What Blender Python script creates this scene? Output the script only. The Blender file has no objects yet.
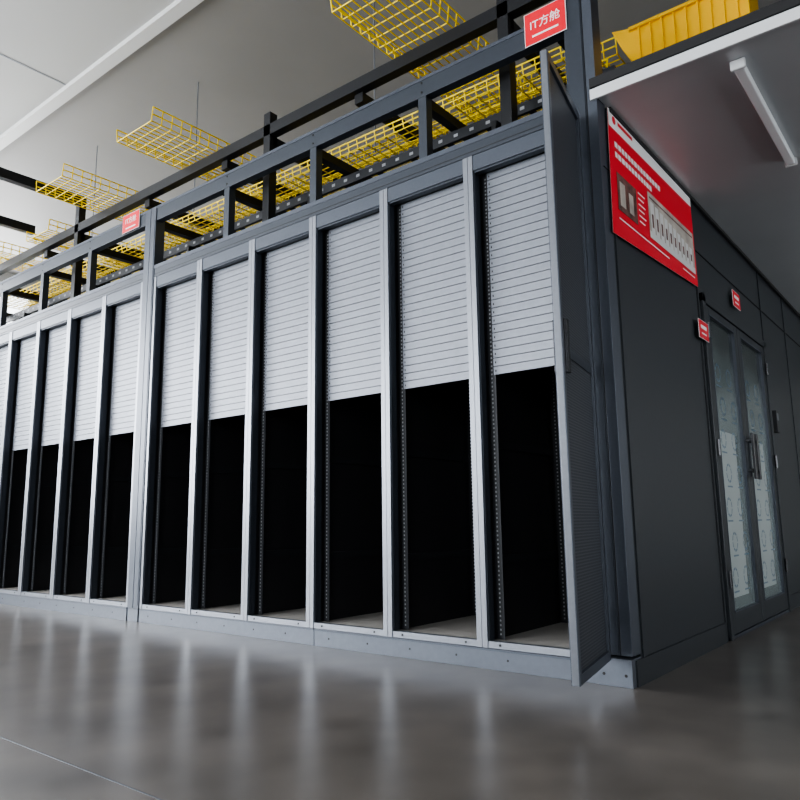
import bpy, math, random
from mathutils import Vector, Matrix
random.seed(3)
scene=bpy.context.scene
col=scene.collection
try:
    scene.view_settings.look='AgX - Medium High Contrast'
except Exception: pass

# ---------------------------------------------------------------- materials
def mat(name,color,rough=.5,metal=0,spec=.5,noise=None,bump=0,emit=None):
    m=bpy.data.materials.new(name); m.use_nodes=True
    nt=m.node_tree; b=nt.nodes['Principled BSDF']
    b.inputs['Base Color'].default_value=(*color,1); b.inputs['Roughness'].default_value=rough
    b.inputs['Metallic'].default_value=metal; b.inputs['Specular IOR Level'].default_value=spec
    if emit:
        b.inputs['Emission Color'].default_value=(*emit[0],1); b.inputs['Emission Strength'].default_value=emit[1]
    if noise:
        scale,amt=noise
        tc=nt.nodes.new('ShaderNodeTexCoord'); n=nt.nodes.new('ShaderNodeTexNoise')
        n.inputs['Scale'].default_value=scale; n.inputs['Detail'].default_value=6
        nt.links.new(tc.outputs['Object'],n.inputs['Vector'])
        r=nt.nodes.new('ShaderNodeValToRGB')
        r.color_ramp.elements[0].position=.3; r.color_ramp.elements[1].position=.7
        r.color_ramp.elements[0].color=(*[c*(1-amt) for c in color],1)
        r.color_ramp.elements[1].color=(*[min(1,c*(1+amt)) for c in color],1)
        nt.links.new(n.outputs['Fac'],r.inputs['Fac']); nt.links.new(r.outputs['Color'],b.inputs['Base Color'])
        if bump:
            bp=nt.nodes.new('ShaderNodeBump'); bp.inputs['Strength'].default_value=bump; bp.inputs['Distance'].default_value=.01
            nt.links.new(n.outputs['Fac'],bp.inputs['Height']); nt.links.new(bp.outputs['Normal'],b.inputs['Normal'])
    return m

M={}
M['frame']=mat('painted_steel_bluegrey',(.044,.052,.067),.40,.35,noise=(40,.05))
M['stile']=mat('painted_steel_silver',(.235,.25,.285),.33,.55,noise=(60,.04))
M['toprail']=mat('painted_steel_midgrey',(.078,.089,.112),.38,.45,noise=(60,.04))
M['groove']=mat('dark_gap',(.010,.010,.012),.7)
M['black']=mat('rack_interior_black',(.018,.018,.021),.5)
M['rail']=mat('rack_rail_black',(.030,.032,.037),.4,.3)
M['hole']=mat('rail_holes',(.28,.29,.31),.5)
M['blank']=mat('blanking_panel_silver',(.205,.22,.255),.42,.3,noise=(30,.05))
M['pan']=mat('rack_floor_pan',(.42,.40,.38),.5)
M['wallp']=mat('end_wall_charcoal',(.030,.035,.042),.38,.2,noise=(60,.06))
M['yellow']=mat('yellow_powder_coat',(.95,.70,.0),.4)
M['duct']=mat('yellow_plastic',(.85,.48,.0),.4)
M['red']=mat('red_print',(.72,.004,.022),.45)
M['white']=mat('white_print',(.85,.85,.86),.4)
M['beam']=mat('black_channel_steel',(.012,.013,.016),.45,.3)
M['plinth']=mat('plinth_steel',(.115,.128,.155),.36,.5,noise=(30,.05))
M['foot']=mat('foot_steel',(.22,.235,.26),.35,.5)
M['bolt']=mat('bolt_dark',(.03,.03,.03),.4,.6)
M['chrome']=mat('handle_steel',(.06,.06,.065),.25,.8)
M['soffit']=mat('soffit_panel',(.42,.43,.45),.28,.1,noise=(2,.04))
M['lip']=mat('soffit_lip_white',(.62,.63,.65),.4)
M['photo1']=mat('poster_photo_beige',(.42,.38,.34),.5,noise=(9,.3))
M['photo2']=mat('poster_photo_brown',(.12,.05,.04),.5,noise=(20,.7))
M['photo3']=mat('poster_photo_white',(.60,.60,.60),.5)
M['tube']=mat('tube_diffuser',(.85,.87,.9),.3)
M['ceilA']=mat('ceiling_white',(.42,.42,.415),.6)
M['ceilC']=mat('ceiling_trim_white',(.55,.55,.55),.5)
M['ceilB']=mat('ceiling_grey_panel',(.225,.217,.21),.6,noise=(.6,.07))
M['wall']=mat('plaster_wall',(.45,.45,.44),.8,noise=(2,.05))
M['pane']=mat('window_daylight',(.8,.9,.95),.3,emit=((.92,.97,1.0),4.0))
M['mull']=mat('window_mullion',(.25,.26,.27),.5)

def perforated():
    m=bpy.data.materials.new('perforated_door_mesh'); m.use_nodes=True
    nt=m.node_tree; b=nt.nodes['Principled BSDF']
    tc=nt.nodes.new('ShaderNodeTexCoord'); v=nt.nodes.new('ShaderNodeTexVoronoi')
    v.inputs['Scale'].default_value=80; v.inputs['Randomness'].default_value=0
    nt.links.new(tc.outputs['Object'],v.inputs['Vector'])
    r=nt.nodes.new('ShaderNodeValToRGB'); r.color_ramp.interpolation='CONSTANT'
    r.color_ramp.elements[0].color=(.006,.006,.008,1); r.color_ramp.elements[1].color=(.07,.078,.095,1); r.color_ramp.elements[1].position=.48
    nt.links.new(v.outputs['Distance'],r.inputs['Fac']); nt.links.new(r.outputs['Color'],b.inputs['Base Color'])
    b.inputs['Roughness'].default_value=.5; b.inputs['Metallic'].default_value=.2
    return m
M['perf']=perforated()

def floor_mat():
    m=bpy.data.materials.new('polished_concrete'); m.use_nodes=True
    nt=m.node_tree; b=nt.nodes['Principled BSDF']
    tc=nt.nodes.new('ShaderNodeTexCoord')
    n1=nt.nodes.new('ShaderNodeTexNoise'); n1.inputs['Scale'].default_value=3.2; n1.inputs['Detail'].default_value=2; n1.inputs['Roughness'].default_value=.45
    nt.links.new(tc.outputs['Object'],n1.inputs['Vector'])
    r=nt.nodes.new('ShaderNodeValToRGB'); r.color_ramp.elements[0].position=.25; r.color_ramp.elements[1].position=.75
    r.color_ramp.elements[0].color=(.088,.078,.071,1); r.color_ramp.elements[1].color=(.165,.147,.134,1)
    nt.links.new(n1.outputs['Fac'],r.inputs['Fac']); nt.links.new(r.outputs['Color'],b.inputs['Base Color'])
    b.inputs['Roughness'].default_value=.28
    b.inputs['Specular IOR Level'].default_value=.58
    return m
M['floor']=floor_mat()

def glass_mat():
    m=bpy.data.materials.new('door_glass_with_film'); m.use_nodes=True
    nt=m.node_tree; b=nt.nodes['Principled BSDF']; out=nt.nodes['Material Output']
    b.inputs['Roughness'].default_value=.15
    tr=nt.nodes.new('ShaderNodeBsdfTransparent'); tr.inputs['Color'].default_value=(.55,.6,.6,1)
    gl=nt.nodes.new('ShaderNodeBsdfGlossy'); gl.inputs['Roughness'].default_value=.05
    fr=nt.nodes.new('ShaderNodeFresnel'); fr.inputs['IOR'].default_value=1.5
    m1=nt.nodes.new('ShaderNodeMixShader'); nt.links.new(fr.outputs[0],m1.inputs[0]); nt.links.new(tr.outputs[0],m1.inputs[1]); nt.links.new(gl.outputs[0],m1.inputs[2])
    tc=nt.nodes.new('ShaderNodeTexCoord'); sp=nt.nodes.new('ShaderNodeSeparateXYZ'); nt.links.new(tc.outputs['Object'],sp.inputs[0])
    n=nt.nodes.new('ShaderNodeTexNoise'); n.inputs['Scale'].default_value=3; nt.links.new(tc.outputs['Object'],n.inputs['Vector'])
    ad=nt.nodes.new('ShaderNodeMath'); ad.operation='MULTIPLY_ADD'; ad.inputs[1].default_value=.5
    nt.links.new(n.outputs['Fac'],ad.inputs[0]); nt.links.new(sp.outputs['Z'],ad.inputs[2])
    mr=nt.nodes.new('ShaderNodeMapRange'); mr.inputs['From Min'].default_value=1.7; mr.inputs['From Max'].default_value=2.1
    mr.inputs['To Min'].default_value=.5; mr.inputs['To Max'].default_value=.08
    nt.links.new(ad.outputs[0],mr.inputs['Value'])
    b.inputs['Base Color'].default_value=(.30,.36,.37,1)
    m2=nt.nodes.new('ShaderNodeMixShader'); nt.links.new(mr.outputs[0],m2.inputs[0]); nt.links.new(m1.outputs[0],m2.inputs[1]); nt.links.new(b.outputs[0],m2.inputs[2])
    nt.links.new(m2.outputs[0],out.inputs['Surface'])
    return m
M['glass']=glass_mat()
M['filmink']=mat('film_print_blue',(.10,.16,.22),.4)
M['film']=mat('film_patch_pale',(.36,.40,.40),.35)

# ---------------------------------------------------------------- mesh builder
class B:
    def __init__(s): s.v=[]; s.f=[]; s.m=[]; s.mats=[]
    def mi(s,k):
        if k not in s.mats: s.mats.append(k)
        return s.mats.index(k)
    def box(s,x0,x1,y0,y1,z0,z1,k):
        i=len(s.v); a,b=min(x0,x1),max(x0,x1); c,d=min(y0,y1),max(y0,y1); e,g=min(z0,z1),max(z0,z1)
        s.v+=[(a,c,e),(b,c,e),(b,d,e),(a,d,e),(a,c,g),(b,c,g),(b,d,g),(a,d,g)]
        for q in ((0,3,2,1),(4,5,6,7),(0,1,5,4),(1,2,6,5),(2,3,7,6),(3,0,4,7)):
            s.f.append(tuple(i+t for t in q)); s.m.append(s.mi(k))
    def quad(s,pts,k):
        i=len(s.v); s.v+=[tuple(p) for p in pts]; s.f.append(tuple(range(i,i+len(pts)))); s.m.append(s.mi(k))
    def cyl(s,p,q,r,k,n=6):
        p=Vector(p); q=Vector(q); d=(q-p).normalized()
        u=d.cross(Vector((0,0,1)) if abs(d.z)<.9 else Vector((1,0,0))).normalized(); w=d.cross(u)
        i=len(s.v)
        for e in (p,q):
            for t in range(n):
                a=2*math.pi*t/n; s.v.append(tuple(e+u*math.cos(a)*r+w*math.sin(a)*r))
        for t in range(n):
            s.f.append((i+t,i+(t+1)%n,i+n+(t+1)%n,i+n+t)); s.m.append(s.mi(k))
        s.f.append(tuple(i+t for t in range(n))[::-1]); s.m.append(s.mi(k))
        s.f.append(tuple(i+n+t for t in range(n))); s.m.append(s.mi(k))
    def mesh(s,name):
        me=bpy.data.meshes.new(name); me.from_pydata(s.v,[],s.f)
        for k in s.mats: me.materials.append(M[k])
        me.polygons.foreach_set('material_index',s.m); me.update(); return me
    def obj(s,name,loc=(0,0,0),parent=None,bevel=0,mtx=None):
        o=bpy.data.objects.new(name,s.mesh(name)); col.objects.link(o); o.location=loc
        if mtx: o.matrix_world=mtx
        if parent: o.parent=parent
        if bevel:
            b=o.modifiers.new('bevel','BEVEL'); b.width=bevel; b.segments=2; b.limit_method='ANGLE'; b.angle_limit=1.0
        return o
def empty(name,loc=(0,0,0)):
    e=bpy.data.objects.new(name,None); col.objects.link(e); e.location=loc; e.empty_display_size=.1; return e
def text(name,body,size,loc,rot,k,parent,ext=.0008,align='CENTER'):
    c=bpy.data.curves.new(name,'FONT'); c.body=body; c.size=size; c.extrude=ext; c.align_x=align; c.align_y='CENTER'
    c.materials.append(M[k]); o=bpy.data.objects.new(name,c); col.objects.link(o); o.location=loc; o.rotation_euler=rot
    if parent: o.parent=parent
    return o

# ---------------------------------------------------------------- dimensions
PITCH=.61; XA=-.155; XL=-3.815; XL2=-3.97; XB0=XL2; XEND=XB0-6*PITCH-.15
Z1=.132; Z2=1.482; ZT=2.63; ZH0=2.72; ZH1=2.82; ZU0=3.21; ZU1=3.335
DEPTH=5.3; CEIL=5.25

# ---------------------------------------------------------------- room shell
b=B(); b.box(-12,6,-8,9,-.1,0,'floor'); b.obj('floor')
b=B(); b.box(-11.9,6,-1.96,-1.956,.0,.001,'plinth'); b.obj('floor_joint')
b=B(); b.box(-12,6,-8,.1,CEIL,CEIL+.1,'ceilA'); b.box(-12,6,.1,9,CEIL,CEIL+.1,'ceilB')
b.obj('ceiling')
b=B(); b.box(-12,6,.05,.17,CEIL-.05,CEIL,'ceilC'); b.obj('trim_1')
b=B(); b.box(-12,6,-.99,-.96,CEIL-.004,CEIL,'foot'); b.box(-12,6,-2.2,-2.17,CEIL-.004,CEIL,'foot')
for xx in (-10.5,-8.1,-5.7,-3.3,-.9,1.5): b.box(xx,xx+.02,-8,.05,CEIL-.004,CEIL,'foot')
b.obj('trim_2')
b=B(); b.box(-12.1,-12,-8,9,0,CEIL,'wall'); b.obj('wall_left')
b=B(); b.box(-12,6,9,9.1,0,CEIL,'wall'); b.obj('wall_back')
b=B(); b.box(6,6.1,-8,9,0,CEIL,'wall'); b.obj('wall_right')
b=B(); b.box(-12,6,-8.1,-8,0,CEIL,'wall'); b.obj('wall_front')
wn=1
def window(x0,x1,y0,y1,z0,z1,axis):
    global wn
    b=B(); t=.05; n=4
    b.box(x0,x1,y0,y1,z0,z1,'pane')
    if axis in('x','X'):
        e=.04 if axis=='x' else -.04; xa=x1 if axis=='x' else x0
        for i in range(n+1):
            yy=y0+(y1-y0)*i/n; b.box(xa,xa+e,yy-t/2,yy+t/2,z0,z1,'mull')
        for zz in (z0,(z0+z1)/2,z1): b.box(xa,xa+e,y0,y1,zz-t/2,zz+t/2,'mull')
    else:
        for i in range(n+1):
            xx=x0+(x1-x0)*i/n; b.box(xx-t/2,xx+t/2,y0,y1+.04,z0,z1,'mull')
        for zz in (z0,(z0+z1)/2,z1): b.box(x0,x1,y0,y1+.04,zz-t/2,zz+t/2,'mull')
    b.obj('window_%d'%wn); wn+=1
window(-12,-11.97,-7,-2.6,.9,4.7,'x')
window(-12,-11.97,-1.8,2.6,2.2,4.9,'x')
window(-12,-11.97,3.2,7.6,2.2,4.9,'x')
window(-10.5,-6.5,-8,-7.97,.6,4.4,'y')  # unseen glowing window behind the camera, added to light the rack fronts
window(-5.5,-1.5,-8,-7.97,.6,4.4,'y')  # second added front-wall window, also there to light the rack fronts
window(1.0,5.0,-8,-7.97,.6,4.4,'y')  # unseen front-right window, added to brighten the right side
window(5.97,6,.6,6.6,.6,2.4,'X')  # unseen right-wall window, added to brighten the space under the soffit
def area(name,loc,target,sx,sy,power,color=(1,1,1)):
    l=bpy.data.lights.new(name,'AREA'); l.shape='RECTANGLE'; l.size=sx; l.size_y=sy; l.energy=power; l.color=color
    o=bpy.data.objects.new(name,l); col.objects.link(o); o.location=loc
    d=Vector(target)-Vector(loc); o.rotation_euler=d.to_track_quat('-Z','Y').to_euler(); return o
area('daylight_left_front',(-11.85,-4.8,2.8),(-5,-4,2.4),4.4,3.6,950,(.97,.985,1))
area('daylight_left',(-11.85,.4,3.8),(-5,.4,4.2),4.4,2.2,460,(.97,.985,1))
area('fill_front_a',(-8.5,-7.85,2.5),(-6,0,2),4,3.6,540,(.98,.985,1))  # added fill light at the first front window, aimed at the racks
area('fill_front_b',(-3.5,-7.85,2.5),(-3,0,2),4,3.6,200,(.98,.98,1))  # weaker added fill for the rack fronts, at the second front window
area('fill_front_c',(3.0,-7.85,2.5),(1.5,0,1.6),4,3.6,100,(1,.99,.97))  # added fill for the right side, no source in view
area('fill_right',(5.85,3.6,1.5),(0,2.6,1.3),6,1.8,75,(.97,.99,1))  # added fill below the soffit, brightens end wall and poster

# ---------------------------------------------------------------- server racks
def rack_mesh():
    b=B(); W=PITCH; s=.031; D=1.2
    for x0,x1 in ((0.0015,s),(W-s,W-.0015)):
        b.box(x0,x1,0,.045,.10,ZH0-.002,'stile')
    b.box(s,W-s,.004,.045,.10,Z1,'stile'); b.box(s,W-s,.004,.045,ZT,ZH0-.002,'toprail')
    b.box(s,s+.006,.012,.06,Z1,ZT,'frame'); b.box(W-s-.006,W-s,.012,.06,Z1,ZT,'frame')
    b.box(s,W-s,.012,.05,ZT-.012,ZT,'frame')
    b.box(.004,.020,.045,D,.10,ZH0-.01,'black'); b.box(W-.020,W-.004,.045,D,.10,ZH0-.01,'black')
    b.box(.02,W-.02,.045,D,ZT+.02,ZH0-.01,'rail')
    b.box(.02,W-.02,.045,D,.10,Z1-.004,'pan')
    b.box(.02,W-.02,D-.03,D,.14,ZT,'rail')
    for i in range(1,5): b.box(.03,W-.03,D-.036,D-.03,.14+i*.5,.15+i*.5,'black')
    def rails(y):
        for x0,x1 in ((.036,.082),(W-.082,W-.036)):
            b.box(x0,x1,y,y+.004,Z1,ZT,'rail')
            xi=x0 if x0<.3 else x1
            b.box(xi-.003,xi+.003,y,y+.06,Z1,ZT,'rail')
            zz=Z1+.02; xm=(x0+x1)/2
            while zz<ZT-.02:
                b.quad([(xm-.0045,y-.0006,zz),(xm+.0045,y-.0006,zz),(xm+.0045,y-.0006,zz+.009),(xm-.0045,y-.0006,zz+.009)],'hole'); zz+=.0222
    rails(.085); rails(.80)
    for zz in (.5,1.1,1.7,2.3):
        b.box(.02,.034,.13,.80,zz,zz+.04,'rail'); b.box(W-.034,W-.02,.13,.80,zz,zz+.04,'rail')
    n=25; h=(ZT-Z2)/n
    x0,x1=.078,W-.046
    b.box(x0,x1,.084,.10,Z2,ZT,'groove')
    for i in range(n):
        z0=Z2+i*h; z1=z0+h-.0042
        b.box(x0,x1,.074,.084,z0,z1,'blank')
        for xx in (x0+.010,x1-.016):
            b.box(xx,xx+.006,.0732,.074,z0+h*.3,z0+h*.55,'groove')
    for xx in (.10,W-.10): b.cyl((xx,.004,.116),(xx,.0015,.116),.006,'bolt',8)
    return b.mesh('server_rack')
rm=rack_mesh()
def rack(x,y=0,flip=False):
    o=bpy.data.objects.new('server_rack',rm); col.objects.link(o); o.location=(x,y,0)
    if flip: o.rotation_euler=(0,0,math.pi)
for k in range(6): rack(XA-(k+1)*PITCH)
for k in range(6): rack(XB0-(k+1)*PITCH)
for k in range(6): rack(XA-k*PITCH,DEPTH-.06,True)

# ---------------------------------------------------------------- containment frame
b=B()
b.box(XA+.002,-.055,0,.10,.13,3.75,'frame'); b.box(-.05,-.001,.0,.10,.13,3.75,'toprail'); b.box(-.056,-.049,.004,.09,.13,3.75,'groove')
b.box(XA+.01,-.06,-.004,0,.14,3.7,'frame')
def dbl(x0,x1):
    xm=(x0+x1)/2
    b.box(x0+.001,xm-.003,-.006,.08,.10,ZU1,'toprail'); b.box(xm+.003,x1-.001,-.006,.08,.10,ZU1,'toprail'); b.box(xm-.003,xm+.003,.0,.07,.10,ZU1,'groove')
    b.box(xm+.012,x1-.012,-.009,-.006,.12,ZU1-.12,'toprail')
dbl(XL2,XL); dbl(XEND,XEND+.148)
for x0,x1 in ((XL,XA),(XEND+.15,XL2)):
    b.box(x0,x1,0,.06,ZH0,ZH1,'frame'); b.box(x0,x1,-.004,0,ZH0+.07,ZH1,'toprail'); b.box(x0,x1,.0,.06,ZU0,ZU1,'frame'); b.box(x0,x1,-.005,0,ZU1-.02,ZU1,'toprail')
    b.box(x0,x1,-.002,0,ZH0+.02,ZH0+.024,'groove')
    n=4
    for i in range(1,n):
        xx=x1+(x0-x1)*i/n; b.box(xx-.03,xx+.03,.002,.06,ZH1,ZU0,'frame')
    for i in range(1,n):
        xx=x1+(x0-x1)*i/n
        for zz in (ZU0+.03,ZU0+.09): b.cyl((xx,0,zz),(xx,-.004,zz),.007,'bolt',8)
b.obj('containment_frame',bevel=.002)
b=B()
b.box(XEND,-.06,1.12,1.18,2.76,2.83,'beam'); b.box(XEND,-.06,1.12,1.18,3.20,3.28,'beam')
for i in range(0,9):
    xx=-.09+(XEND+.03+.09)*i/8; b.box(xx-.03,xx+.03,1.12,1.18,2.73,3.24,'beam')
for i in range(9):
    xx=-.19+(XEND+.1+.19)*i/8
    b.box(xx-.03,xx+.03,.066,1.12,3.21,3.27,'beam')
b.obj('inner_header_frame')
b=B()
segs=[(-1.94,-.16,0),(-3.82,-1.952,.008),(-3.97,-3.832,.004),(-5.8,-3.98,.0),(-7.76,-5.81,.006)]
for x0,x1,dy in segs:
    b.box(x0,x1,dy-.004,1.2,0,.098,'plinth')
    b.box(x0,x1,dy-.0065,dy-.004,.088,.098,'toprail')
    n=int((x1-x0)/.3)
    for i in range(n):
        xx=x0+.12+i*.3
        if xx<x1-.03: b.cyl((xx,dy-.004,.05),(xx,dy-.006,.05),.006,'bolt',8)
b.obj('rack_plinth',bevel=.002)
b=B(); b.box(-.158,-.001,-.012,.10,0,.118,'plinth')
for xx in (-.13,-.03): b.cyl((xx,-.012,.05),(xx,-.014,.05),.007,'bolt',8)
b.obj('post_foot',bevel=.002)

# ---------------------------------------------------------------- end wall
b=B(); ZS=2.769
DY0,DY1,DZ=1.50,3.22,2.14
b.box(-.05,-.004,.10,DY0,0,ZS,'wallp'); b.box(-.05,-.004,DY1,DEPTH,0,ZS,'wallp'); b.box(-.05,-.004,DY0,DY1,DZ,ZS,'wallp')
b.box(-.004,.006,.03,DY0-.05,.0,.11,'wallp'); b.box(-.004,.006,DY1+.05,DEPTH,.0,.11,'wallp')
for yy in (.12,DY0-.05,DY1+.03,4.2): b.box(-.004,.004,yy,yy+.02,.11,ZS,'wallp')
for yy in (.145,DY0-.055,DY1+.055,4.225): b.box(-.004,-.002,yy,yy+.004,.11,ZS,'groove')
b.box(-.004,.003,.03,DEPTH,2.42,2.424,'groove')
b.obj('containment_end_wall')
b=B(); b.box(XEND,-.05,DEPTH-.04,DEPTH,0,ZS,'wallp'); b.obj('containment_back_wall')

# ---------------------------------------------------------------- glass double door
d=empty('door_1',(0,0,0))
b=B(); f=.055
b.box(-.05,.018,DY0,DY0+f,0,DZ,'wallp'); b.box(-.05,.018,DY1-f,DY1,0,DZ,'wallp'); b.box(-.05,.018,DY0,DY1,DZ-f,DZ,'wallp'); b.box(-.05,.01,DY0,DY1,0,.02,'frame')
b.obj('door_frame',parent=d,bevel=.002)
ym=2.34
def leaf(nm,y0,y1):
    b=B(); z0,z1=.025,DZ-f-.004; s=.085
    b.box(-.035,.008,y0,y0+s,z0,z1,'wallp'); b.box(-.035,.008,y1-s,y1,z0,z1,'wallp')
    b.box(-.035,.008,y0+s,y1-s,z0,z0+.12,'wallp'); b.box(-.035,.008,y0+s,y1-s,z1-.05,z1,'wallp')
    b.obj(nm,parent=d,bevel=.002)
    b=B(); b.box(-.018,-.010,y0+s,y1-s,z0+.12,z1-.05,'glass')
    t=.008
    for q in ((y0+s,y0+s+t,z0+.12,z1-.05),(y1-s-t,y1-s,z0+.12,z1-.05),(y0+s,y1-s,z0+.12,z0+.12+t),(y0+s,y1-s,z1-.05-t,z1-.05)): b.box(-.010,.010,*q,'toprail')
    ya,yb=y0+s+.06,y1-s-.06
    b.box(-.0100,-.0096,ya+.02,yb-.10,z0+.2,z0+1.25,'film')
    for r_ in range(7):
        for c_ in range(2):
            yy=ya+.10+c_*.26+.06*(r_%2); zz=z0+.32+r_*.22
            if yy>yb: continue
            for k in range(8):
                a=2*math.pi*k/8; a2=a+.62
                b.quad([(-.0092,yy+.065*math.cos(a),zz+.065*math.sin(a)),(-.0092,yy+.065*math.cos(a2),zz+.065*math.sin(a2)),(-.0092,yy+.050*math.cos(a2),zz+.050*math.sin(a2)),(-.0092,yy+.050*math.cos(a),zz+.050*math.sin(a))],'filmink')
            b.box(-.0094,-.0092,yy-.06,yy+.06,zz-.092,zz-.082,'filmink')
    b.obj(nm+'_glass',parent=d)
leaf('leaf_1',DY0+f+.003,ym-.003); leaf('leaf_2',ym+.003,DY1-f-.003)
b=B()
for yy in (ym-.055,ym+.055):
    b.box(.05,.068,yy-.02,yy+.02,.98,1.30,'chrome')
    for zz in (1.03,1.24): b.box(.008,.05,yy-.012,yy+.012,zz,zz+.022,'chrome')
    b.box(.008,.014,yy-.026,yy+.026,1.0,1.28,'toprail')
b.obj('handles',parent=d,bevel=.003)
b=B()
for zz in (.35,1.15,1.9):
    b.cyl((.022,DY0+f,zz-.05),(.022,DY0+f,zz+.05),.01,'chrome',10); b.cyl((.022,DY1-f,zz-.05),(.022,DY1-f,zz+.05),.01,'chrome',10)
b.obj('hinges',parent=d)
b=B(); b.box(-.004,.03,3.31,3.40,1.40,1.58,'rail'); b.box(.03,.032,3.325,3.385,1.50,1.56,'foot'); b.obj('access_reader',bevel=.003)

# ---------------------------------------------------------------- soffit canopy
b=B(); b.box(.002,5.99,.0,8.99,ZS+.004,ZS+.11,'soffit'); b.box(-.03,5.99,-.012,.0,ZS-.004,ZS+.05,'lip'); b.box(-.03,5.99,-.012,.0,ZS+.06,ZS+.11,'groove')
b.box(.002,.02,.12,8.9,ZS-.02,ZS+.004,'groove')
b.obj('ceiling_soffit')
b=B(); b.box(.595,.64,.14,1.30,ZS-.04,ZS+.003,'tube'); b.box(.585,.65,.12,.14,ZS-.045,ZS+.003,'lip'); b.box(.585,.65,1.30,1.32,ZS-.045,ZS+.003,'lip')
b.obj('tube_light_fixture',bevel=.006)

# ---------------------------------------------------------------- open perforated rack door
b=B(); w=.57; t=.034; z0,z1=.115,2.70
b.box(0,.028,-t/2,t/2,z0,z1,'toprail'); b.box(w-.028,w,-t/2,t/2,z0,z1,'toprail'); b.box(.028,w-.028,-t/2,t/2,z0,z0+.04,'toprail'); b.box(.028,w-.028,-t/2,t/2,z1-.04,z1,'toprail')
b.box(w-.001,w+.001,-t/2+.004,t/2-.004,z0,z1,'stile')
b.box(.028,w-.028,-.004,.004,z0+.04,z1-.04,'perf')
b.box(.028,w-.028,-.010,.010,1.38,1.42,'frame')
b.box(w-.07,w-.035,-t/2-.012,t/2+.012,1.30,1.52,'chrome')
for zz in (.3,1.4,2.5): b.cyl((-.004,0,zz-.04),(-.004,0,zz+.04),.010,'chrome',10)
ang=math.atan2(-.57,.115)
o=b.obj('perforated_rack_door',bevel=.002); o.location=(-.10,-.035,0); o.rotation_euler=(0,0,ang)

# ---------------------------------------------------------------- yellow wire basket trays
def tray_mesh(L,W=.48,H=.11,r=.0048):
    b=B()
    n=int(L/.085); p=[(-W/2-.015,H),(-W/2,0.0),(W/2,0.0),(W/2+.015,H)]
    for i in range(n+1):
        y=L*i/n
        for j in range(3): b.cyl((p[j][0],y,p[j][1]),(p[j+1][0],y,p[j+1][1]),r,'yellow')
    nb=max(4,int(W/.053))
    for i in range(nb+1): b.cyl((-W/2+W*i/nb,0,0),(-W/2+W*i/nb,L,0),r,'yellow')
    for sgn in (-1,1):
        for j in (1,2): b.cyl((sgn*(W/2+.0075*j),0,H*j/2),(sgn*(W/2+.0075*j),L,H*j/2),r*1.15,'yellow')
    return b
ZTR=3.75
for xc,ty in ((-1.22,-.36),(-3.58,-.38),(-4.95,-.38),(-6.2,.1),(-7.2,-.1)):
    tray_mesh(3.9).obj('wire_cable_tray',loc=(xc,ty,ZTR))
for yc,zc in ((1.15,3.62),(3.0,3.62),(.62,3.42)):
    o=tray_mesh(8.0 if yc>.7 else 7.7,.42 if yc>.7 else .26,H=.11 if yc>.7 else .07).obj('wire_cable_tray',loc=(-.22,yc,zc)); o.rotation_euler=(0,0,math.pi/2)

# support grid
b=B()
for y,z in ((.2,3.70),(1.6,3.54),(3.4,3.70)):
    b.box(-8.5,-.02,y-.035,y+.035,z-.085,z,'beam')
for x in (-.6,-1.75,-2.65,-3.2,-4.3,-5.5,-6.2,-7.7):
    b.box(x-.035,x+.035,.2,3.4,3.54,3.61,'beam')
for x in (-5.5,-6.6,-7.7): b.box(x-.035,x+.035,-2.2,.235,3.91,4.0,'beam')
b.box(-9.5,-5.4,-.86,-.80,4.0,4.07,'beam')
for x in (-.6,-2.65,-5.5,-7.7):
    b.box(x-.035,x+.035,.165,.235,2.73,3.93 if x<-5 else 3.80,'beam'); b.box(x-.03,x+.03,3.37,3.43,2.73,3.9,'beam')
for x in (-5.5,-7.7): b.cyl((x,-.9,4.0),(x,-.9,CEIL),.007,'foot',8)
b.obj('overhead_support_grid')
b=B()
b.box(.05,5.5,1.3,1.36,3.62,3.70,'beam')
for x in (.9,2.6): b.box(x-.03,x+.03,1.3,1.36,ZS+.112,4.3,'beam'); b.box(x-.03,x+.03,.4,3.4,3.70,3.76,'beam')
b.obj('canopy_support_steel')
b=B()
for x in (-.55,-2.2,-4.6,-6.6):
    for y in (.9,3.0): b.cyl((x,y,3.6),(x,y,CEIL),.006,'foot',8)
b.obj('threaded_hanger_rods')
b=B(); ly0,ly1,lz=.42,.80,3.12
for y in (ly0,ly1):
    b.box(-7.7,-.05,y-.012,y+.012,lz,lz+.07,'rail')
    x=-7.6
    while x<-.1:
        b.box(x,x+.03,y-.0135,y-.012,lz+.025,lz+.045,'hole'); x+=.12
x=-7.5
while x<-.1:
    b.box(x,x+.03,ly0,ly1,lz+.01,lz+.03,'rail'); x+=.3
for x in (-.8,-2.4,-3.9,-5.5,-7.0):
    b.box(x-.02,x+.02,ly0-.05,ly1+.05,lz-.03,lz,'beam')
    for y in (ly0-.04,ly1+.04): b.box(x-.015,x+.015,y-.015,y+.015,2.72,lz,'beam')
b.obj('cable_ladder')

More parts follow.
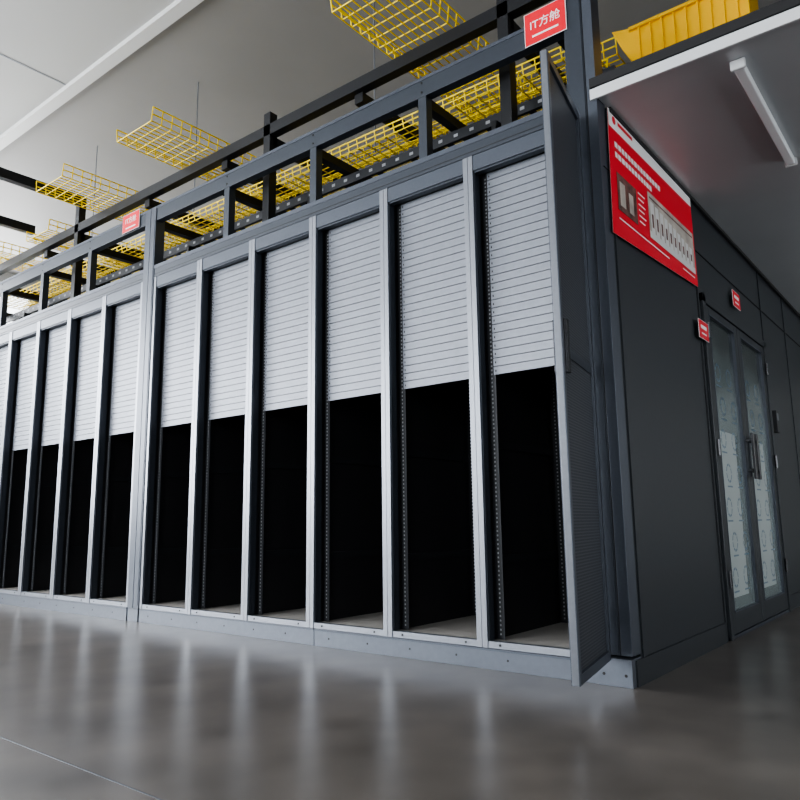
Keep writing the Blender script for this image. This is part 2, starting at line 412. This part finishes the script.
# yellow fibre duct above soffit (flared solid trough)
b=B(); x0,x1=-.06,.56; y0,y1=.80,1.02; z0,z1=3.40,3.64
b.box(x0,x1,y0,y1,z0,z0+.008,'duct')
b.box(x0,x1,y0-.012,y0,z0,z1,'duct'); b.box(x0,x1,y1,y1+.012,z0,z1,'duct')
for i in range(9):
    xx=x0+.03+i*.068; b.box(xx,xx+.010,y0-.024,y0-.012,z0,z1,'duct'); b.box(xx,xx+.008,y0,y1,z0-.010,z0,'duct')
b.box(x0-.02,x1,y0-.032,y0-.012,z1-.02,z1,'duct'); b.box(x0,x1,y0-.028,y0-.012,z0,z0+.016,'duct')
b.quad([(x0,y0-.012,z0),(x0,y0-.012,z1),(x0-.13,y0-.012,z1+.03),(x0-.07,y0-.012,z0+.12)],'duct')
b.quad([(x0,y1,z0),(x0-.07,y1,z0+.12),(x0-.13,y1,z1+.03),(x0,y1,z1)],'duct')
b.quad([(x0,y0-.012,z0),(x0-.07,y0-.012,z0+.12),(x0-.07,y1,z0+.12),(x0,y1,z0)],'duct')
b.quad([(x0-.07,y0-.012,z0+.12),(x0-.13,y0-.012,z1+.03),(x0-.13,y1,z1+.03),(x0-.07,y1,z0+.12)],'duct')
b.box(x1,x1+.02,y0-.03,y1+.02,z0-.015,z1+.02,'duct')
for xx in (.05,.5):
    b.box(xx-.015,xx+.015,y0-.04,y1+.03,z0-.04,z0-.010,'beam')
    for yy in (y0-.045,y1+.03): b.box(xx-.012,xx+.012,yy-.012,yy+.012,ZS+.112,z0-.010,'beam')
b.obj('yellow_fiber_duct')

# ---------------------------------------------------------------- signs and poster
RF=(math.pi/2,0,0)
e=empty('red_module_sign',(-.25,-.012,3.3))
b=B(); b.box(-.12,.12,0,.004,-.095,.095,'white'); b.box(-.117,.117,-.001,0,-.092,.092,'red'); b.box(-.075,.075,-.002,-.001,-.055,-.045,'white'); b.obj('plate',parent=e)
text('lettering','IT方舱',.062,(0,-.002,.012),RF,'white',e)
e=empty('red_module_sign',(-4.19,-.012,3.30))
b=B(); b.box(-.13,.13,0,.004,-.08,.08,'white'); b.box(-.127,.127,-.001,0,-.077,.077,'red'); b.box(-.075,.075,-.002,-.001,-.052,-.042,'white'); b.obj('plate',parent=e)
text('lettering','IT方舱',.06,(0,-.002,.015),RF,'white',e)
for yy,zz,h in ((2.36,2.29,.12),(1.44,1.875,.12)):
    e=empty('red_door_sign',(.019,yy,zz))
    b=B(); b.box(0,.004,-.10,.10,-h/2,h/2,'white'); b.box(.004,.005,-.097,.097,-h/2+.003,h/2-.003,'red')
    b.box(.005,.006,-.06,.06,.005,.028,'white'); b.box(.005,.006,-.05,.05,-.03,-.02,'white'); b.obj('plate',parent=e)
e=empty('wall_poster',(.012,0,0))
b=B()
P=[(.07,2.09),(1.44,2.16),(1.42,2.765),(.10,2.765)]
b.quad([(0,y,z) for y,z in P],'red')
b.quad([(-.003,y,z) for y,z in P][::-1],'white')
b.quad([(.001,.10,2.67),(.001,1.42,2.69),(.001,1.42,2.764),(.001,.10,2.764)],'white')
b.obj('sheet',parent=e)
b=B()
b.box(.0015,.0025,.16,.42,2.24,2.44,'photo2')
b.box(.0025,.003,.19,.26,2.27,2.40,'photo1'); b.box(.0025,.003,.31,.37,2.27,2.38,'photo1')
b.box(.0015,.0025,.60,1.40,2.23,2.50,'photo1')
b.box(.0025,.0028,.60,1.40,2.23,2.27,'photo3')
for i in range(10): b.box(.0028,.0032,.63+i*.075,.685+i*.075,2.26,2.45-.007*i,'photo3'); b.box(.0032,.0035,.645+i*.075,.672+i*.075,2.30,2.38-.004*i,'photo2')
b.box(.0028,.0032,.62,1.38,2.465,2.475,'photo2')
for i,(y0,y1) in enumerate(((.16,.82),(.16,.66))):
    y=y0; rr=random.Random(i)
    while y<y1:
        wd=.028+.012*rr.random(); b.box(.0015,.002,y,y+wd,2.575-i*.055,2.605-i*.055,'white'); y+=wd+.010
for i in range(6):
    b.box(.0015,.002,.45,.55-.02*(i%2),2.43-i*.032,2.437-i*.032,'white')
b.box(.0015,.002,.16,.9,2.19,2.197,'white'); b.box(.0015,.002,1.15,1.38,2.20,2.207,'white')
b.box(.0015,.002,.22,.42,2.715,2.735,'red'); b.cyl((.001,.17,2.722),(.002,.17,2.722),.022,'red',12)
b.obj('print',parent=e)

# ---------------------------------------------------------------- world + camera
w=bpy.data.worlds.new('world'); scene.world=w; w.use_nodes=True
w.node_tree.nodes['Background'].inputs[0].default_value=(.6,.68,.8,1); w.node_tree.nodes['Background'].inputs[1].default_value=.4
cam=bpy.data.cameras.new('camera'); co=bpy.data.objects.new('camera',cam); col.objects.link(co)
R=Matrix.Rotation(.6712,4,'Z')@Matrix.Rotation(math.pi/2+.1675,4,'X')@Matrix.Rotation(-.0136,4,'Z')
co.matrix_world=Matrix.Translation((1.2519,-3.171,.72))@R
cam.sensor_width=36; cam.lens=36*720.69/800; cam.clip_start=.05
scene.camera=co
